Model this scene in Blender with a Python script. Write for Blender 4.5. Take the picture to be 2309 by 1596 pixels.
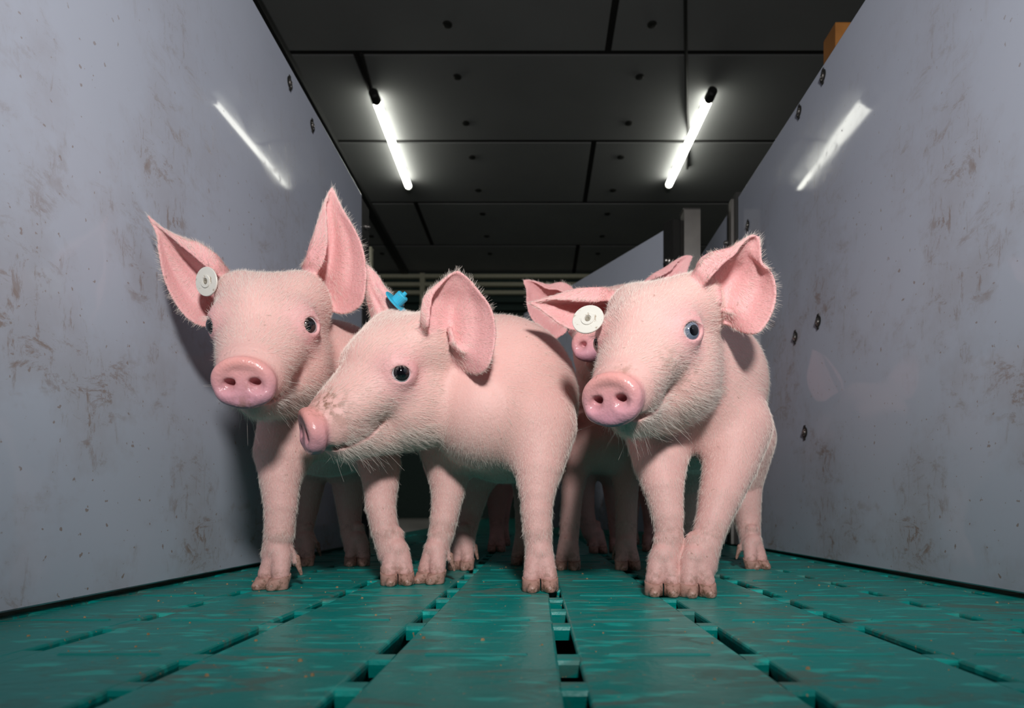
import bpy, math, random
import numpy as np
from mathutils import Vector, Matrix, Quaternion
from mathutils.bvhtree import BVHTree

for _o in list(bpy.data.objects):
    bpy.data.objects.remove(_o)
random.seed(7)
rng = np.random.default_rng(11)
S = bpy.context.scene
COL = S.collection

# ------------------------------------------------------------------ camera
FPX, CAMH, VX, VY = 1400.0, 0.11, 1212.0, 1148.0      # focal length in px, lens height, vanishing point
cam_d = bpy.data.cameras.new('camera')
cam = bpy.data.objects.new('camera', cam_d)
COL.objects.link(cam)
cam.location = (0, 0, CAMH)
cam.rotation_euler = (math.radians(90), 0, 0)
cam_d.sensor_fit = 'HORIZONTAL'
cam_d.sensor_width = 36.0
cam_d.lens = 36.0 * FPX / 2309.0
cam_d.shift_x = -(VX - 1154.5) / 2309.0
cam_d.shift_y = (VY - 798.0) / 2309.0
cam_d.clip_start = 0.01
cam_d.dof.use_dof = True
cam_d.dof.focus_distance = 0.76
cam_d.dof.aperture_fstop = 7.0
S.camera = cam


def W(px, py, z):
    """photo pixel + distance along the aisle -> world point"""
    return np.array([(px - VX) / FPX * z, z, CAMH - (py - VY) / FPX * z])


# ------------------------------------------------------------------ world, flash, exposure
wd = bpy.data.worlds.new('world')
S.world = wd
wd.use_nodes = True
wd.node_tree.nodes['Background'].inputs[0].default_value = (0.5, 0.55, 0.6, 1)
wd.node_tree.nodes['Background'].inputs[1].default_value = 0.02

fl = bpy.data.lights.new('camera_flash', 'SPOT')
fl.energy = 102.0
fl.color = (1.0, 0.98, 0.965)
fl.spot_size = math.radians(114)
fl.spot_blend = 1.0
fl.shadow_soft_size = 0.075
flo = bpy.data.objects.new('camera_flash', fl)
COL.objects.link(flo)
flo.location = (0.12, -0.45, 0.76)
flo.rotation_euler = (Vector((-0.06, 1.0, 0.10)).to_track_quat('-Z', 'Y')).to_euler()

S.view_settings.view_transform = 'Standard'
S.view_settings.look = 'None'
S.view_settings.exposure = 0.0
S.view_settings.gamma = 1.0
S.view_settings.use_curve_mapping = False


# ------------------------------------------------------------------ helpers: objects
def tag(o, label=None, cat=None, group=None, kind=None):
    if label: o['label'] = label
    if cat: o['category'] = cat
    if group: o['group'] = group
    if kind: o['kind'] = kind
    return o


def link(name, me, mat=None, parent=None, loc=None, rot=None, smooth=False):
    o = bpy.data.objects.new(name, me)
    COL.objects.link(o)
    if mat is not None and me is not None and not me.materials:
        me.materials.append(mat)
    if parent is not None: o.parent = parent
    if loc is not None: o.location = [float(c) for c in loc]
    if rot is not None: o.rotation_euler = rot
    if smooth: me.shade_smooth()
    return o


def empty(name, loc=(0, 0, 0)):
    o = bpy.data.objects.new(name, None)
    COL.objects.link(o)
    o.location = loc
    o.empty_display_size = 0.05
    return o


class MB:
    """collects shapes into one mesh"""
    def __init__(s): s.v = []; s.f = []

    def add(s, vs, fs):
        b = len(s.v)
        s.v += [tuple(float(c) for c in v) for v in vs]
        s.f += [tuple(i + b for i in f) for f in fs]
        return s

    def box(s, x0, x1, y0, y1, z0, z1, bev=0.0):
        if bev <= 0:
            vs = [(x, y, z) for z in (z0, z1) for y in (y0, y1) for x in (x0, x1)]
            return s.add(vs, [(0, 2, 3, 1), (4, 5, 7, 6), (0, 1, 5, 4), (2, 6, 7, 3), (0, 4, 6, 2), (1, 3, 7, 5)])
        # bevel of the vertical/top edges: stacked insets
        def ring(i, z): return [(x0 + i, y0 + i, z), (x1 - i, y0 + i, z), (x1 - i, y1 - i, z), (x0 + i, y1 - i, z)]
        rs = [ring(bev, z0), ring(0, z0 + bev), ring(0, z1 - bev), ring(bev * .3, z1 - bev * .3), ring(bev, z1)]
        vs = sum(rs, [])
        fs = [(3, 2, 1, 0)]
        for k in range(len(rs) - 1):
            for j in range(4):
                a = 4 * k + j; b = 4 * k + (j + 1) % 4
                fs.append((a, b, b + 4, a + 4))
        n = 4 * (len(rs) - 1)
        fs.append((n, n + 1, n + 2, n + 3))
        return s.add(vs, fs)

    def lathe(s, prof, n=20, axis='z', at=(0, 0, 0)):
        """prof: (radius, height) list, closed at both ends"""
        vs = []
        for r, h in prof:
            for k in range(n):
                a = 2 * math.pi * k / n
                c, d = r * math.cos(a), r * math.sin(a)
                p = {'z': (c, d, h), 'x': (h, c, d), 'y': (d, h, c)}[axis]
                vs.append(tuple(p[i] + at[i] for i in range(3)))
        fs = []
        for k in range(len(prof) - 1):
            for j in range(n):
                a = k * n + j; b = k * n + (j + 1) % n
                fs.append((a, b, b + n, a + n))
        fs.append(tuple(range(n - 1, -1, -1)))
        m = (len(prof) - 1) * n
        fs.append(tuple(range(m, m + n)))
        return s.add(vs, fs)

    def mesh(s, name):
        me = bpy.data.meshes.new(name)
        me.from_pydata(s.v, [], s.f)
        me.update()
        return me


# ------------------------------------------------------------------ helpers: materials
class NT:
    def __init__(s, name):
        s.m = bpy.data.materials.new(name)
        s.m.use_nodes = True
        s.t = s.m.node_tree
        s.b = s.t.nodes['Principled BSDF']

    def n(s, typ, **kw):
        nd = s.t.nodes.new(typ)
        for k, v in kw.items():
            if k.startswith('i_'):
                key = k[2:]
                key = int(key) if key.isdigit() else key.replace('_', ' ')
                nd.inputs[key].default_value = v
            else:
                setattr(nd, k, v)
        return nd

    def l(s, a, b): s.t.links.new(a, b)

    def ramp(s, src, stops):
        r = s.n('ShaderNodeValToRGB')
        e = r.color_ramp.elements
        while len(e) < len(stops): e.new(0.5)
        for k, (p, c) in enumerate(stops):
            e[k].position = p
            e[k].color = (c, c, c, 1) if not isinstance(c, tuple) else (*c, 1)
        s.l(src, r.inputs[0])
        return r.outputs[0]

    def mix(s, fac, a, b, mode='MIX'):
        m = s.n('ShaderNodeMix', data_type='RGBA', blend_type=mode)
        for sock, v in ((m.inputs[0], fac), (m.inputs[6], a), (m.inputs[7], b)):
            if hasattr(v, 'links'): s.l(v, sock)
            elif isinstance(v, tuple): sock.default_value = (*v, 1)
            else: sock.default_value = v
        return m.outputs[2]

    def math(s, op, a, b=0.5):
        m = s.n('ShaderNodeMath', operation=op)
        for sock, v in ((m.inputs[0], a), (m.inputs[1], b)):
            if hasattr(v, 'links'): s.l(v, sock)
            else: sock.default_value = v
        return m.outputs[0]

    def coord(s, which='Object', scale=(1, 1, 1), rot=(0, 0, 0)):
        tc = s.n('ShaderNodeNewGeometry') if which == 'Position' else s.n('ShaderNodeTexCoord')
        mp = s.n('ShaderNodeMapping')
        mp.inputs['Scale'].default_value = scale
        mp.inputs['Rotation'].default_value = rot
        s.l(tc.outputs[which], mp.inputs[0])
        return mp.outputs[0]

    def noise(s, vec, scale, detail=4, rough=.55, dist=0.0):
        n = s.n('ShaderNodeTexNoise')
        n.inputs['Scale'].default_value = scale
        n.inputs['Detail'].default_value = detail
        n.inputs['Roughness'].default_value = rough
        n.inputs['Distortion'].default_value = dist
        s.l(vec, n.inputs['Vector'])
        return n.outputs['Fac']

    def bump(s, h, strength, dist):
        b = s.n('ShaderNodeBump')
        b.inputs['Strength'].default_value = strength
        b.inputs['Distance'].default_value = dist
        s.l(h, b.inputs['Height'])
        s.l(b.outputs[0], s.b.inputs['Normal'])


def plain(name, col, rough=.5, metal=0.0, nscale=40.0, namp=.15, spec=.5):
    t = NT(name)
    v = t.coord()
    f = t.noise(v, nscale)
    c = t.mix(f, tuple(x * (1 - namp) for x in col), tuple(min(1, x * (1 + namp)) for x in col))
    t.l(c, t.b.inputs['Base Color'])
    t.b.inputs['Roughness'].default_value = rough
    t.b.inputs['Metallic'].default_value = metal
    t.b.inputs['Specular IOR Level'].default_value = spec
    return t.m


def wall_material():
    t = NT('dirty_white_plastic')
    v = t.coord()
    base = t.mix(t.noise(v, 3.0, 3), (.48, .52, .615), (.54, .58, .67))
    # smeared manure: stretched scratchy noise, gathered in large patches, denser near the floor
    patch = t.ramp(t.noise(v, 5.0, 5, .66), [(.475, 0.0), (.64, 1.0)])
    scr = t.noise(t.coord(scale=(1, .55, 1.0), rot=(.5, 0, 0)), 26, 10, .80, .5)
    scr2 = t.noise(t.coord(scale=(1, 1.2, .35), rot=(-.2, 0, 0)), 48, 9, .78, .3)
    sm = t.ramp(t.math('MAXIMUM', scr, t.math('MULTIPLY', scr2, .97)), [(.51, 0.0), (.60, 1.0)])
    sep = t.n('ShaderNodeSeparateXYZ')
    t.l(t.coord(), sep.inputs[0])
    low = t.ramp(t.math('MULTIPLY', sep.outputs[2], 1.0), [(.0, 1.0), (.16, .85), (.60, .75), (.85, .3), (1.0, .08)])
    d = t.math('MULTIPLY', t.math('MULTIPLY', patch, sm), low)
    flecks = t.ramp(t.noise(v, 95, 2, .5), [(.69, 0.0), (.72, 1.0)])
    d2 = t.math('MULTIPLY', flecks, t.math('MULTIPLY', low, .7))
    haze = t.math('MULTIPLY', t.math('MULTIPLY', patch, low), .20)
    d = t.math('MAXIMUM', t.math('MULTIPLY', d, .8), t.math('MAXIMUM', d2, haze))
    c = t.mix(d, base, (.23, .125, .055))
    t.l(c, t.b.inputs['Base Color'])
    t.l(t.math('ADD', t.math('MULTIPLY', d, .5), .035), t.b.inputs['Roughness'])
    wave = t.noise(t.coord(scale=(1, .10, 1)), 10.0, 1, .4)
    t.b.inputs['Specular IOR Level'].default_value = .15
    t.bump(wave, .12, .01)
    return t.m


def slat_material():
    t = NT('green_plastic_slat')
    v = t.coord('Position')
    base = t.mix(t.noise(v, 7, 4), (.0, .20, .18), (.0, .34, .30))
    # grey-brown dried film in wiped, streaky patches
    st = t.noise(t.coord('Position', scale=(.55, 1.5, 1), rot=(0, 0, .30)), 20, 6, .60, 1.6)
    film = t.ramp(st, [(.485, 0.0), (.555, 1.0)])
    pat = t.ramp(t.noise(v, 8, 5, .65), [(.42, .10), (.58, 1.0)])
    f = t.math('MULTIPLY', t.math('MULTIPLY', film, pat), .68)
    c = t.mix(f, base, (.125, .165, .138))
    # brighter teal smeared dabs
    sm = t.ramp(t.noise(t.coord('Position', scale=(.40, 1.3, 1), rot=(0, 0, -.30)), 48, 3, .5), [(.57, 0.0), (.64, 1.0)])
    c = t.mix(t.math('MULTIPLY', sm, .6), c, (.01, .55, .47))
    fl_ = t.ramp(t.noise(v, 260, 1, .4), [(.73, 0.0), (.75, 1.0)])
    c = t.mix(t.math('MULTIPLY', fl_, .8), c, (.36, .27, .16))
    t.l(c, t.b.inputs['Base Color'])
    t.b.inputs['Specular IOR Level'].default_value = .22
    t.l(t.math('ADD', t.math('MULTIPLY', f, .32), .36), t.b.inputs['Roughness'])
    t.bump(t.math('ADD', t.math('MULTIPLY', st, .6), t.noise(v, 120, 3)), .16, .004)
    return t.m


M = {}
M['wall'] = wall_material()
M['slat'] = slat_material()
M['bar'] = plain('green_plastic_bar', (.0, .23, .205), .4, nscale=60)
M['pit'] = plain('pit_dark', (.012, .011, .010), .9)
M['ceil'] = plain('ceiling_board_grey', (.25, .255, .255), .75, nscale=2.0, namp=.12)
M['ceilgap'] = plain('ceiling_joint_dark', (.012, .011, .010), .9)
M['fast'] = plain('fastener_dark', (.018, .018, .016), .6)
M['steel'] = plain('stainless_steel', (.40, .38, .36), .38, 1.0, nscale=25)
M['rubber'] = plain('black_rubber', (.013, .012, .011), .6)
M['dark'] = plain('dark_metal', (.02, .02, .019), .5)
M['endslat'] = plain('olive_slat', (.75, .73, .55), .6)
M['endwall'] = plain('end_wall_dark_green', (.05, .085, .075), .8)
M['wood'] = plain('orange_wood', (.30, .12, .025), .6, nscale=14, namp=.45)
M['bounce_concrete'] = plain('pale_bounce_concrete', (.58, .57, .54), .85, nscale=8)  # pale tone invented to bounce tube light back onto the ceiling
M['cable'] = plain('cable_dark', (.016, .016, .015), .6)
M['trunk'] = plain('trunking_grey', (.028, .030, .030), .6)


# ------------------------------------------------------------------ structure: floor
XL, XR = -0.531, 0.592                       # faces of the two partitions
FH = FPX * CAMH
lines = [0.0229 + .1388 * k for k in range(-4, 5)]      # slot lines
lines = [x for x in lines if XL - .05 < x < XR + .05]
GAP = .0155
near = [.0012 + .0002, .0020]
barq = [.0009, .00145, .0020, .002528, .00302, .003866, .00442, .00499, .00559, .00629]
q = barq[-1]
while q * FH < 2.6:
    q += .00060
    barq.append(q)
bary = [b * FH for b in barq]
floor = empty('floor')
tag(floor, kind='structure')
edges = [XL - .10] + lines + [XR + .10]
y0, y1 = 0.05, 2.7


def slat_mesh(w, name):
    b = .0022
    prof = [(-w / 2 + .009, -.030), (-w / 2, -b - .003), (-w / 2, -b), (-w / 2 + b * .35, -b * .35), (-w / 2 + b, 0), (w / 2 - b, 0),
            (w / 2 - b * .35, -b * .35), (w / 2, -b), (w / 2, -b - .003), (w / 2 - .009, -.030)]
    vs = [(x, y, z) for y in (y0, y1) for x, z in prof]
    n = len(prof)
    fs = [(i, i + 1, n + i + 1, n + i) for i in range(n - 1)] + [(n - 1, 0, n, 2 * n - 1)]
    fs += [tuple(range(n - 1, -1, -1)), tuple(range(n, 2 * n))]
    return MB().add(vs, fs).mesh(name)


for k in range(len(edges) - 1):
    a, b = edges[k], edges[k + 1]
    a2 = a + (GAP / 2 if k > 0 else 0)
    b2 = b - (GAP / 2 if k < len(edges) - 2 else 0)
    link('slat', slat_mesh(b2 - a2, 'slat'), M['slat'], floor, ((a2 + b2) / 2, 0, 0))
    # moulded ridges across each slat, beside every second cross bar
    if k not in (0, len(edges) - 2):
        rm = MB()
        hw = (b2 - a2) / 2 - .022
        rm.add([(-hw, -.0022, -.0005), (hw, -.0022, -.0005), (hw, .0022, -.0005), (-hw, .0022, -.0005),
                (-hw + .002, -.0008, .0013), (hw - .002, -.0008, .0013), (hw - .002, .0008, .0013), (-hw + .002, .0008, .0013)],
               [(0, 1, 5, 4), (1, 2, 6, 5), (2, 3, 7, 6), (3, 0, 4, 7), (4, 5, 6, 7), (3, 2, 1, 0)])
        rme = rm.mesh('ridge')
        for qr in (.0021, .003054, .0040, .00513, .0062, .0073, .0084, .0095):
            link('ridge', rme, M['bar'], floor, ((a2 + b2) / 2, qr * FH, 0))


def bar_mesh(L):
    prof = [(-L / 2 + .003, -.014), (-L / 2, -.004), (-L / 2 + .0015, -.0010), (-L / 2 + .004, -.0003), (L / 2 - .004, -.0003), (L / 2 - .0015, -.0010), (L / 2, -.004), (L / 2 - .003, -.014)]
    hw = GAP / 2 + .0006
    n = len(prof)
    vs = [(x, y, z) for x in (-hw, hw) for y, z in prof]
    fs = [(i + 1, i, n + i, n + i + 1) for i in range(n - 1)] + [(0, n - 1, 2 * n - 1, n)]
    fs += [tuple(range(n)), tuple(range(2 * n - 1, n - 1, -1))]
    return MB().add(vs, fs).mesh('crossbar')


bm_in, bm_out = bar_mesh(.022), bar_mesh(.046)
for li, x in enumerate(lines):
    outer = x < -.3 or x > .36
    for yb in bary:
        if .2 < yb < 2.65:
            link('crossbar', bm_out if outer else bm_in, M['slat'], floor, (x, yb, 0))
pit = MB().box(-4, 4, -1.5, 8.0, -.42, -.40).mesh('floor_pit')
tag(link('floor_pit', pit, M['pit']), kind='structure')
# the floor of the neighbouring pens, made pale to bounce lamp light upward
for nm, xa, xb in (('floor_left', -4, XL - .105), ('floor_right', XR + .105, 4)):
    tag(link(nm, MB().box(xa, xb, -1.4, 7.7, -.03, -.0).mesh(nm), M['bounce_concrete']), kind='structure')
tag(link('floor_back', MB().box(XL - .10, XR + .10, 2.71, 7.7, -.03, 0).mesh('floor_back'), M['slat']), kind='structure')

# ------------------------------------------------------------------ structure: partitions
WTOP_L, WTOP_R = CAMH + 8.64 * .11, CAMH + 8.37 * .11
ZL_END, ZR_END = 1.874, 1.83
wl = link('wall_left', MB().box(-.035, 0, -1.2, ZL_END, .007, WTOP_L, .002).mesh('wall_left'), M['wall'], loc=(XL, 0, 0))
tag(wl, kind='structure')
wr = link('wall_right', MB().box(0, .035, -1.2, ZR_END, .007, WTOP_R, .002).mesh('wall_right'), M['wall'], loc=(XR, 0, 0))
tag(wr, kind='structure')
bolt_me = MB().lathe([(.0105, 0), (.0105, .003), (.009, .0045), (.0062, .005), (.0062, .009), (.004, .0112), (0.0005, .0118)], 16, 'x').mesh('bolt')
gasket_me = MB().lathe([(.0125, 0), (.0130, .0022), (.0115, .0036), (.0085, .004)], 18, 'x').mesh('gasket')
tab_me = MB().box(0, .0035, -.0045, .0045, .006, .0190, .0008).mesh('tab')


def bolt(wall, px, py, X, sgn):
    y = X * FPX / (px - VX)
    z = CAMH - (py - VY) / FPX * y
    b = link('bolt', bolt_me, M['steel'], wall, (0.001 * sgn, y, z))
    if sgn < 0: b.rotation_euler = (0, 0, math.pi)
    b.scale = (.45, .85, .85)
    g = link('gasket', gasket_me, M['rubber'], b, (0, 0, 0))
    g.scale = (1, 1.15, 1.15)
    for s_ in (0, math.pi):
        t_ = link('tab', tab_me, M['rubber'], b, (0, 0, 0), (s_, 0, 0))


for px, py in ((652, 187), (703, 283)): bolt(wl, px, py, XL, 1)
for px, py in ((1857, 172), (1803, 252), (1846, 725), (1794, 760), (1816, 975), (1687, 508)): bolt(wr, px, py, XR, -1)

# far sections of the right-hand partition and its steel post
pw = empty('partition_panel', (XR, ZR_END + .06, 0))
tag(pw, 'grey far partition panel behind the right wall with a steel channel post', 'partition')
link('panel', MB().box(0, .035, .03, 1.9, .007, WTOP_R - .0, .002).mesh('panel'), M['wall'], pw)
link('channel', MB().box(-.004, .04, -.052, .034, .004, WTOP_R + .02, .002).mesh('channel'), M['dark'], pw)
link('flange', MB().box(-.012, -.004, -.030, -.008, .004, WTOP_R + .01, .002).mesh('flange'), M['steel'], pw)
for zz in (.93, .5):
    b_ = link('bolt', bolt_me, M['steel'], pw, (-.004, .022, zz), (0, 0, math.pi))
    b_.scale = (1.3, 1, 1)
# the gate that stands open across the far aisle
gA, gB = np.array([.443, 2.08]), np.array([-.05, 2.975])
gd = (gB - gA) / np.linalg.norm(gB - gA)
gl = float(np.linalg.norm(gB - gA))
gate = empty('swing_gate', (gA[0], gA[1], 0))
gate.rotation_euler = (0, 0, math.atan2(gd[1], gd[0]))
tag(gate, 'pale grey swing gate standing open across the aisle behind the piglets', 'gate')
link('panel', MB().box(0.0, gl, -.0175, .0175, .03, CAMH + .935, .002).mesh('gate_panel'), M['wall'], gate)
link('frame_channel', MB().box(-.042, .006, -.022, .022, .02, CAMH + .955, .003).mesh('frame_channel'), M['dark'], gate)
b_ = link('bolt', bolt_me, M['steel'], gate, (-.018, .022, .93), (0, 0, math.pi / 2)); b_.scale = (1.4, 1.2, 1.2)
gpx = W(1556, 500, 2.02)
gp = empty('gate_post', (gpx[0], gpx[1], 0))
tag(gp, 'square brushed steel post carrying the open gate', 'post')
link('tube', MB().box(-.026, .026, -.030, .022, -.0, CAMH + .965, .004).mesh('tube'), M['steel'], gp)
link('cap', MB().box(-.028, .028, -.020, .028, CAMH + .964, CAMH + .972, .003).mesh('cap'), M['steel'], gp)
# post at the end of the left partition
lp = empty('partition_post', (XL - .02, ZL_END + .04, 0))
tag(lp, 'dark channel post at the far end of the left wall panel', 'post')
link('channel', MB().box(-.03, .022, -.036, .036, -.03, WTOP_L - .01, .002).mesh('channel'), M['dark'], lp)
b_ = link('bolt', bolt_me, M['steel'], lp, (.022, -.0, .98))
b_.scale = (1.2, .8, .8)
yp = W(832, 560, 3.4)
rail = empty('yellowed_post', (yp[0], 3.4, 0))
tag(rail, 'thin tan upright post far behind the left piglet ear', 'post')
link('tube', MB().box(-.018, .018, -.018, .018, -.03, 1.53, .003).mesh('tube'), M['endslat'], rail)
link('cap', MB().box(-.02, .02, -.02, .02, 1.53, 1.54, .002).mesh('cap'), M['endslat'], rail)

# ------------------------------------------------------------------ structure: ceiling, far walls
HC = 2.96
ZC = CAMH + HC
ceil = empty('ceiling', (0, 0, ZC)); tag(ceil, kind='structure')
link('backing', MB().box(-4, 4, -1.5, 8.0, .012, .06).mesh('backing'), M['ceilgap'], ceil)
rows = [-1.5, .06, 1.05, 2.05, 3.06, 4.03, 5.0, 6.0, 6.97, 7.9]
j = .022
for r in range(len(rows) - 1):
    ph = .455 if r % 2 == 0 else -1.18
    xs = sorted({-4.0, 4.0} | {ph + 3.26 * k for k in (-1, 0, 1) if -3.9 < ph + 3.26 * k < 3.9})
    for a, b in zip(xs[:-1], xs[1:]):
        link('ceiling_panel', MB().box(a + j, b - j, rows[r] + j, rows[r + 1] - j, 0, .010, .001).mesh('ceiling_panel'), M['ceil'], ceil)
fm = MB().lathe([(.03, 0), (.03, -.004), (.022, -.008), (.004, -.009)][::-1], 14).mesh('fastener')
for zj in rows[3:9]:
    for dz in (-.24, .22):
        for x in (-1.8, -.55, .70, 1.95):
            link('fastener', fm, M['fast'], ceil, (x, zj + dz, 0))
tr = link('trim_1', MB().box(-1.68, -1.60, -1.4, 7.7, ZC - .05, ZC - .001, .003).mesh('trim_1'), M['trunk'])
tag(tr, kind='structure')
tag(link('wall_far', MB().box(-4, 4, 7.78, 7.9, -.4, ZC - .001).mesh('wall_far'), M['endwall']), kind='structure')
tag(link('wall_side_left', MB().box(-4.1, -4, -1.5, 7.9, -.4, ZC).mesh('wsl'), M['bounce_concrete']), kind='structure')  # side and rear walls, out of view, made pale for the bounce
tag(link('wall_side_right', MB().box(4, 4.1, -1.5, 7.9, -.4, ZC).mesh('wsr'), M['bounce_concrete']), kind='structure')
tag(link('wall_rear', MB().box(-4, 4, -1.6, -1.5, -.4, ZC).mesh('wall_rear'), M['bounce_concrete']), kind='structure')
lv = empty('ventilation_grille', (0, 7.72, 2.3))
tag(lv, 'dim grille of olive horizontal slats on the far end wall', 'grille')
for k in range(9):
    z = CAMH + (VY - (622 + 18.5 * k)) / FPX * 7.7 - 2.3
    for a, b in ((-2.6, -1.46), (-1.40, 1.05 if k % 3 == 0 else 1.4), (1.46, 2.6)):
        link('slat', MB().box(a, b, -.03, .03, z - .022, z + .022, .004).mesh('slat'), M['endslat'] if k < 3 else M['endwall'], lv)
for x in (-1.43, 1.43):
    link('upright', MB().box(x - .03, x + .03, -.02, .055, -1.2, .74).mesh('upright'), M['endslat'], lv)

# wooden block behind the right wall
wb = W(1892, 100, 1.50)
wbo = link('wooden_post', MB().box(-.05, .05, -.03, .03, -1.235, .03, .004).mesh('wooden_post'), M['wood'], loc=(XR + .163, 1.50, 1.235))
tag(wbo, 'orange wooden post top showing above the right wall edge', 'post')


# ------------------------------------------------------------------ tube lamps
def tube_material():
    t = NT('lamp_tube')
    t.b.inputs['Base Color'].default_value = (.9, .9, .88, 1)
    t.b.inputs['Emission Color'].default_value = (1.0, 1.0, .90, 1)
    t.b.inputs['Emission Strength'].default_value = 9.0
    return t.m


M['tube'] = tube_material()
M['lampcap'] = plain('lamp_cap_dark', (.02, .02, .02), .5)
M['lampback'] = plain('lamp_back_white', (.5, .5, .48), .5)


def lamp(px0, py0, px1, py1, label):
    z0 = (HC - .06) * FPX / (VY - py0); z1 = (HC - .06) * FPX / (VY - py1)
    x0 = (px0 - VX) / FPX * z0; x1 = (px1 - VX) / FPX * z1
    L = z1 - z0
    o = empty('tube_lamp', (x0, z0, ZC - .06))
    o.rotation_euler = (0, 0, -math.atan2(x1 - x0, L))
    tag(o, label, 'lamp', 'tube lamps on the ceiling')
    r = .030
    prof = [(.004, 0), (r * .7, .004), (r, .014), (r, L - .014), (r * .7, L - .004), (.004, L)]
    tb = link('tube', MB().lathe(prof, 20, 'y').mesh('tube'), M['tube'], o, smooth=True)
    link('end_cap', MB().lathe([(.022, -.10), (.034, -.09), (.036, -.01), (.030, .003)], 18, 'y').mesh('end_cap'), M['lampcap'], o)
    link('end_cap', MB().lathe([(.030, L - .003), (.033, L + .005), (.028, L + .02)], 18, 'y').mesh('end_cap'), M['lampback'], o)
    for yy in (.18, L - .18):
        link('bracket', MB().box(-.012, .012, yy - .015, yy + .015, .026, .06).mesh('bracket'), M['lampback'], o)
    return o


lamp(849, 228, 921, 420, 'glowing white tube lamp on the ceiling above the left wall')
lamp(1598, 224, 1508, 417, 'glowing white tube lamp on the ceiling above the right wall')


def tube_mesh(pts, r, name, n=8):
    pts = [np.array(p, float) for p in pts]
    vs, fs = [], []
    for i, p in enumerate(pts):
        d = pts[min(i + 1, len(pts) - 1)] - pts[max(i - 1, 0)]
        d /= np.linalg.norm(d)
        u = np.cross(d, (0, 0, 1.0)); u /= np.linalg.norm(u) + 1e-9
        w = np.cross(d, u)
        for k in range(n):
            a = 2 * math.pi * k / n
            vs.append(p + r * (math.cos(a) * u + math.sin(a) * w))
    for i in range(len(pts) - 1):
        for k in range(n):
            a = i * n + k; b = i * n + (k + 1) % n
            fs.append((a, b, b + n, a + n))
    fs += [tuple(range(n - 1, -1, -1)), tuple(range(len(vs) - n, len(vs)))]
    return MB().add(vs, fs).mesh(name)


def cpt(px, py, d=.012):
    z = (HC - d) * FPX / (VY - py)
    return ((px - VX) / FPX * z, z, ZC - d)


tag(link('lamp_cable', tube_mesh([cpt(1545, -60), cpt(1546, 60), cpt(1548, 180), cpt(1549, 250), cpt(1553, 300), cpt(1549, 380)], .011, 'lamp_cable'), M['cable']),
    'thin dark cable running along the ceiling to the right tube lamp', 'cable')
tag(link('lamp_cable', tube_mesh([cpt(815, 122), cpt(825, 160), cpt(838, 205)], .016, 'lamp_cable'), M['cable']),
    'short dark cable feeding the near end of the left tube lamp', 'cable')

# ------------------------------------------------------------------ piglets: implicit-surface modeller
f32 = np.float32


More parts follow.
